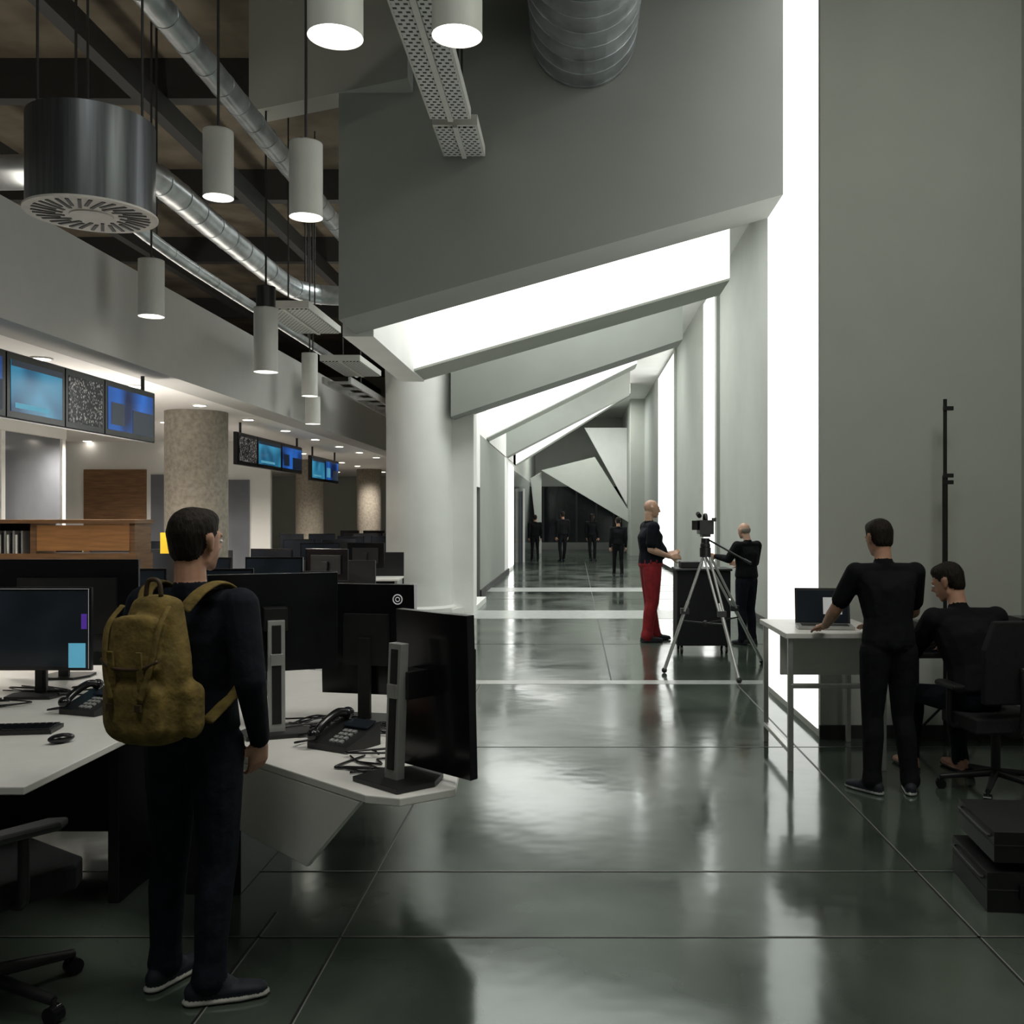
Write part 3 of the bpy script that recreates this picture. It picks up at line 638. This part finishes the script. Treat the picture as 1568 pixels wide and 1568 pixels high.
pack=organic('backpack',bp,dict(bag=mustard),.009,ML,MY,1.,3)
b=B()
for sx in(-1,1):
    b.tube(smooth_path([(sx*.08,-.16,1.38),(sx*.11,-.11,1.44),(sx*.125,-.03,1.465),(sx*.13,.05,1.43),(sx*.135,.115,1.35),(sx*.145,.13,1.24),(sx*.165,.09,1.14),(sx*.17,.0,1.08),(sx*.15,-.13,1.0)]),.028,mustard,n=12,flat=(1,0,0))
    b.box((sx*.055,-.338,1.16),(.022,.008,.20),mustard,rot=(.10,0,0)); b.box((sx*.055,-.350,1.08),(.022,.01,.022),leather)
    b.tube(smooth_path([(sx*.09,-.25,1.40),(sx*.10,-.31,1.33),(sx*.085,-.335,1.20),(sx*.055,-.345,1.10)]),.012,mustard,n=8,flat=(1,0,0))
b.tube(smooth_path([(-.03,-.21,1.43),(-.02,-.21,1.48),(.02,-.21,1.48),(.03,-.21,1.43)]),.008,leather)
b.tube(smooth_path([(-.11,-.325,1.23),(-.05,-.342,1.205),(.05,-.342,1.205),(.11,-.325,1.23)]),.006,leather)
b.obj('backpack_straps',(0,0,0)).parent=pack
person('bald_man',(1.03,13.3,0),-82,1.92,dict(eR=(.235,-.05,1.14),wR=(.18,.20,1.05),dR=(-.1,1,.05),nR=(-.8,0,-.3),eL=(-.24,.02,1.15),wL=(-.13,.24,1.08),dL=(.1,1,.1),nL=(.6,0,.6),kR=(.11,.0,.49),aR=(.11,-.07,.085),aL=(-.11,.08,.085)),
  dict(top=navy,pants=redp,skin=skin2,hair=hairg,sole=shoe),long=False,hair='none',voxel=.009,belly=.09,hyaw=0,hpitch=-6,bulk=1.28,legs=1.36)
person('camera_operator',(2.28,13.0,0),40,1.62,dict(eR=(.26,.06,1.16),wR=(.20,.30,1.13),dR=(0,1,.1),eL=(-.27,.1,1.22),wL=(-.24,.36,1.25),dL=(0,1,.1),hd=(0,.05,1.62)),
  dict(top=blackt,pants=jeans,skin=skin2,hair=hairg,sole=shoe),hair='fringe',voxel=.009,hpitch=-8,bulk=1.25,legs=1.2)
person('man_at_laptop',(1.93,6.02,0),6,1.68,dict(ab=(0,.01,1.12),ch=(0,.04,1.29),nk=(-.01,.06,1.475),hd=(-.02,.115,1.622),sL=(-.18,.05,1.405),sR=(.18,.05,1.405),
   eL=(-.29,.16,1.16),wL=(-.27,.40,1.03),dL=(.05,1,-.15),nL=(0,0,-1),eR=(.245,.17,1.14),wR=(.08,.40,1.03),dR=(-.3,1,-.1),nR=(0,0,-1),aL=(-.11,.0,.085),aR=(.13,-.03,.085)),
  dict(top=blackt,pants=blackt,sole=silver),long=False,voxel=.0075,hpitch=-12,hyaw=14,curl=.3,bulk=1.12,legs=1.16,foot=(-30,20))
person('seated_man',(2.50,6.20,0),10,1.80,dict(pel=(0,-.10,.56),ab=(0,-.05,.73),ch=(-.01,.01,.90),nk=(-.03,.08,1.085),hd=(-.06,.145,1.232),sL=(-.178,.05,1.015),sR=(.178,.05,1.015),
   hL=(-.09,-.04,.53),hR=(.09,-.04,.53),kL=(-.14,.40,.50),kR=(.13,.40,.50),aL=(-.16,.42,.085),aR=(.12,.30,.085),
   eL=(-.27,.20,.80),wL=(-.18,.42,.79),dL=(.2,1,.0),nL=(0,0,-1),eR=(.27,.20,.80),wR=(.16,.42,.79),dR=(-.2,1,.0),nR=(0,0,-1)),
  dict(top=blackt,pants=jeans,sole=blackp),long=True,voxel=.008,hpitch=-20,hyaw=42,bare=True,bulk=1.22)
fk=dict(skin=skin,top=blackt,pants=blackt,sole=blackp,hair=hairm)
person('distant_walker',(-1.50,37,0),10,1.74,dict(aL=(-.1,.12,.085),aR=(.1,-.14,.085)),fk,voxel=.013,bulk=1.2)
person('distant_walker',(-.45,36.5,0),30,1.86,dict(aL=(-.12,-.1,.085),aR=(.12,.14,.085)),fk,voxel=.013,bulk=1.25)
person('distant_woman',(.66,37,0),-20,1.78,dict(aL=(-.08,.05,.085)),fk,hair='long',voxel=.013,bulk=1.15)
person('distant_walker',(1.22,27.5,0),5,1.66,dict(aL=(-.1,.15,.085),aR=(.1,-.1,.085),kL=(-.1,.1,.49)),fk,voxel=.012,bulk=1.15)
# ---------------------------------------------------------------- lights
def area(name,loc,size,power,rot=(0,0,0),col=(1,1,1),sy=None):
    l=bpy.data.lights.new(name,'AREA'); l.energy=power; l.size=size; l.color=col
    if sy: l.shape='RECTANGLE'; l.size_y=sy
    o=bpy.data.objects.new(name,l); o.location=loc; o.rotation_euler=rot; sc.collection.objects.link(o)
area('ceiling_area_light',(2.3,3.4,6.7),2.0,115,col=(1,1,.92))
area('ceiling_area_light',(-1.2,1.0,6.7),2.0,80,col=(.98,1,.94))
area('skylight_well_light',(0,10.7,6.6),3.4,90,sy=1.8,col=(.97,1,.97))
area('skylight_well_light',(0,14.7,6.6),3.4,210,sy=2.6,col=(.97,1,.97))
area('skylight_well_light',(0,20,6.6),3.4,210,sy=3,col=(.97,1,.97))
area('skylight_well_light',(.2,27.5,6.6),3.4,190,sy=2,col=(.97,1,.97))
area('skylight_well_light',(.2,41,6.6),3,280,sy=2,col=(.97,1,.97))
area('added_ceiling_fill',(-4.4,14,4.1),.3,95,rot=(math.pi,0,0),col=(1,.92,.80),sy=22)  # added fill, hidden above the bulkhead, brightens the brown ceiling
area('added_ceiling_fill',(-9,12,3.4),1,85,rot=(math.pi,0,0),col=(1,.92,.80),sy=16)  # second added fill above the soffit, no fixture there
area('added_soffit_fill',(-5.6,10.62,1.72),1.8,55,rot=(math.pi,0,0),col=(1,.95,.88),sy=.2)  # added fill over the counter, lifts the soffit underside; no real lamp
w=bpy.data.worlds.new('world'); sc.world=w; w.use_nodes=True; w.node_tree.nodes['Background'].inputs[0].default_value=(.5,.52,.5,1); w.node_tree.nodes['Background'].inputs[1].default_value=.3
# ---------------------------------------------------------------- camera
c=bpy.data.cameras.new('camera'); c.sensor_width=36; c.lens=36*1500/1568; c.shift_x=-.0612; c.shift_y=.0038
o=bpy.data.objects.new('camera',c); o.location=(0,0,1.7); o.rotation_euler=(math.pi/2,0,0); sc.collection.objects.link(o); sc.camera=o
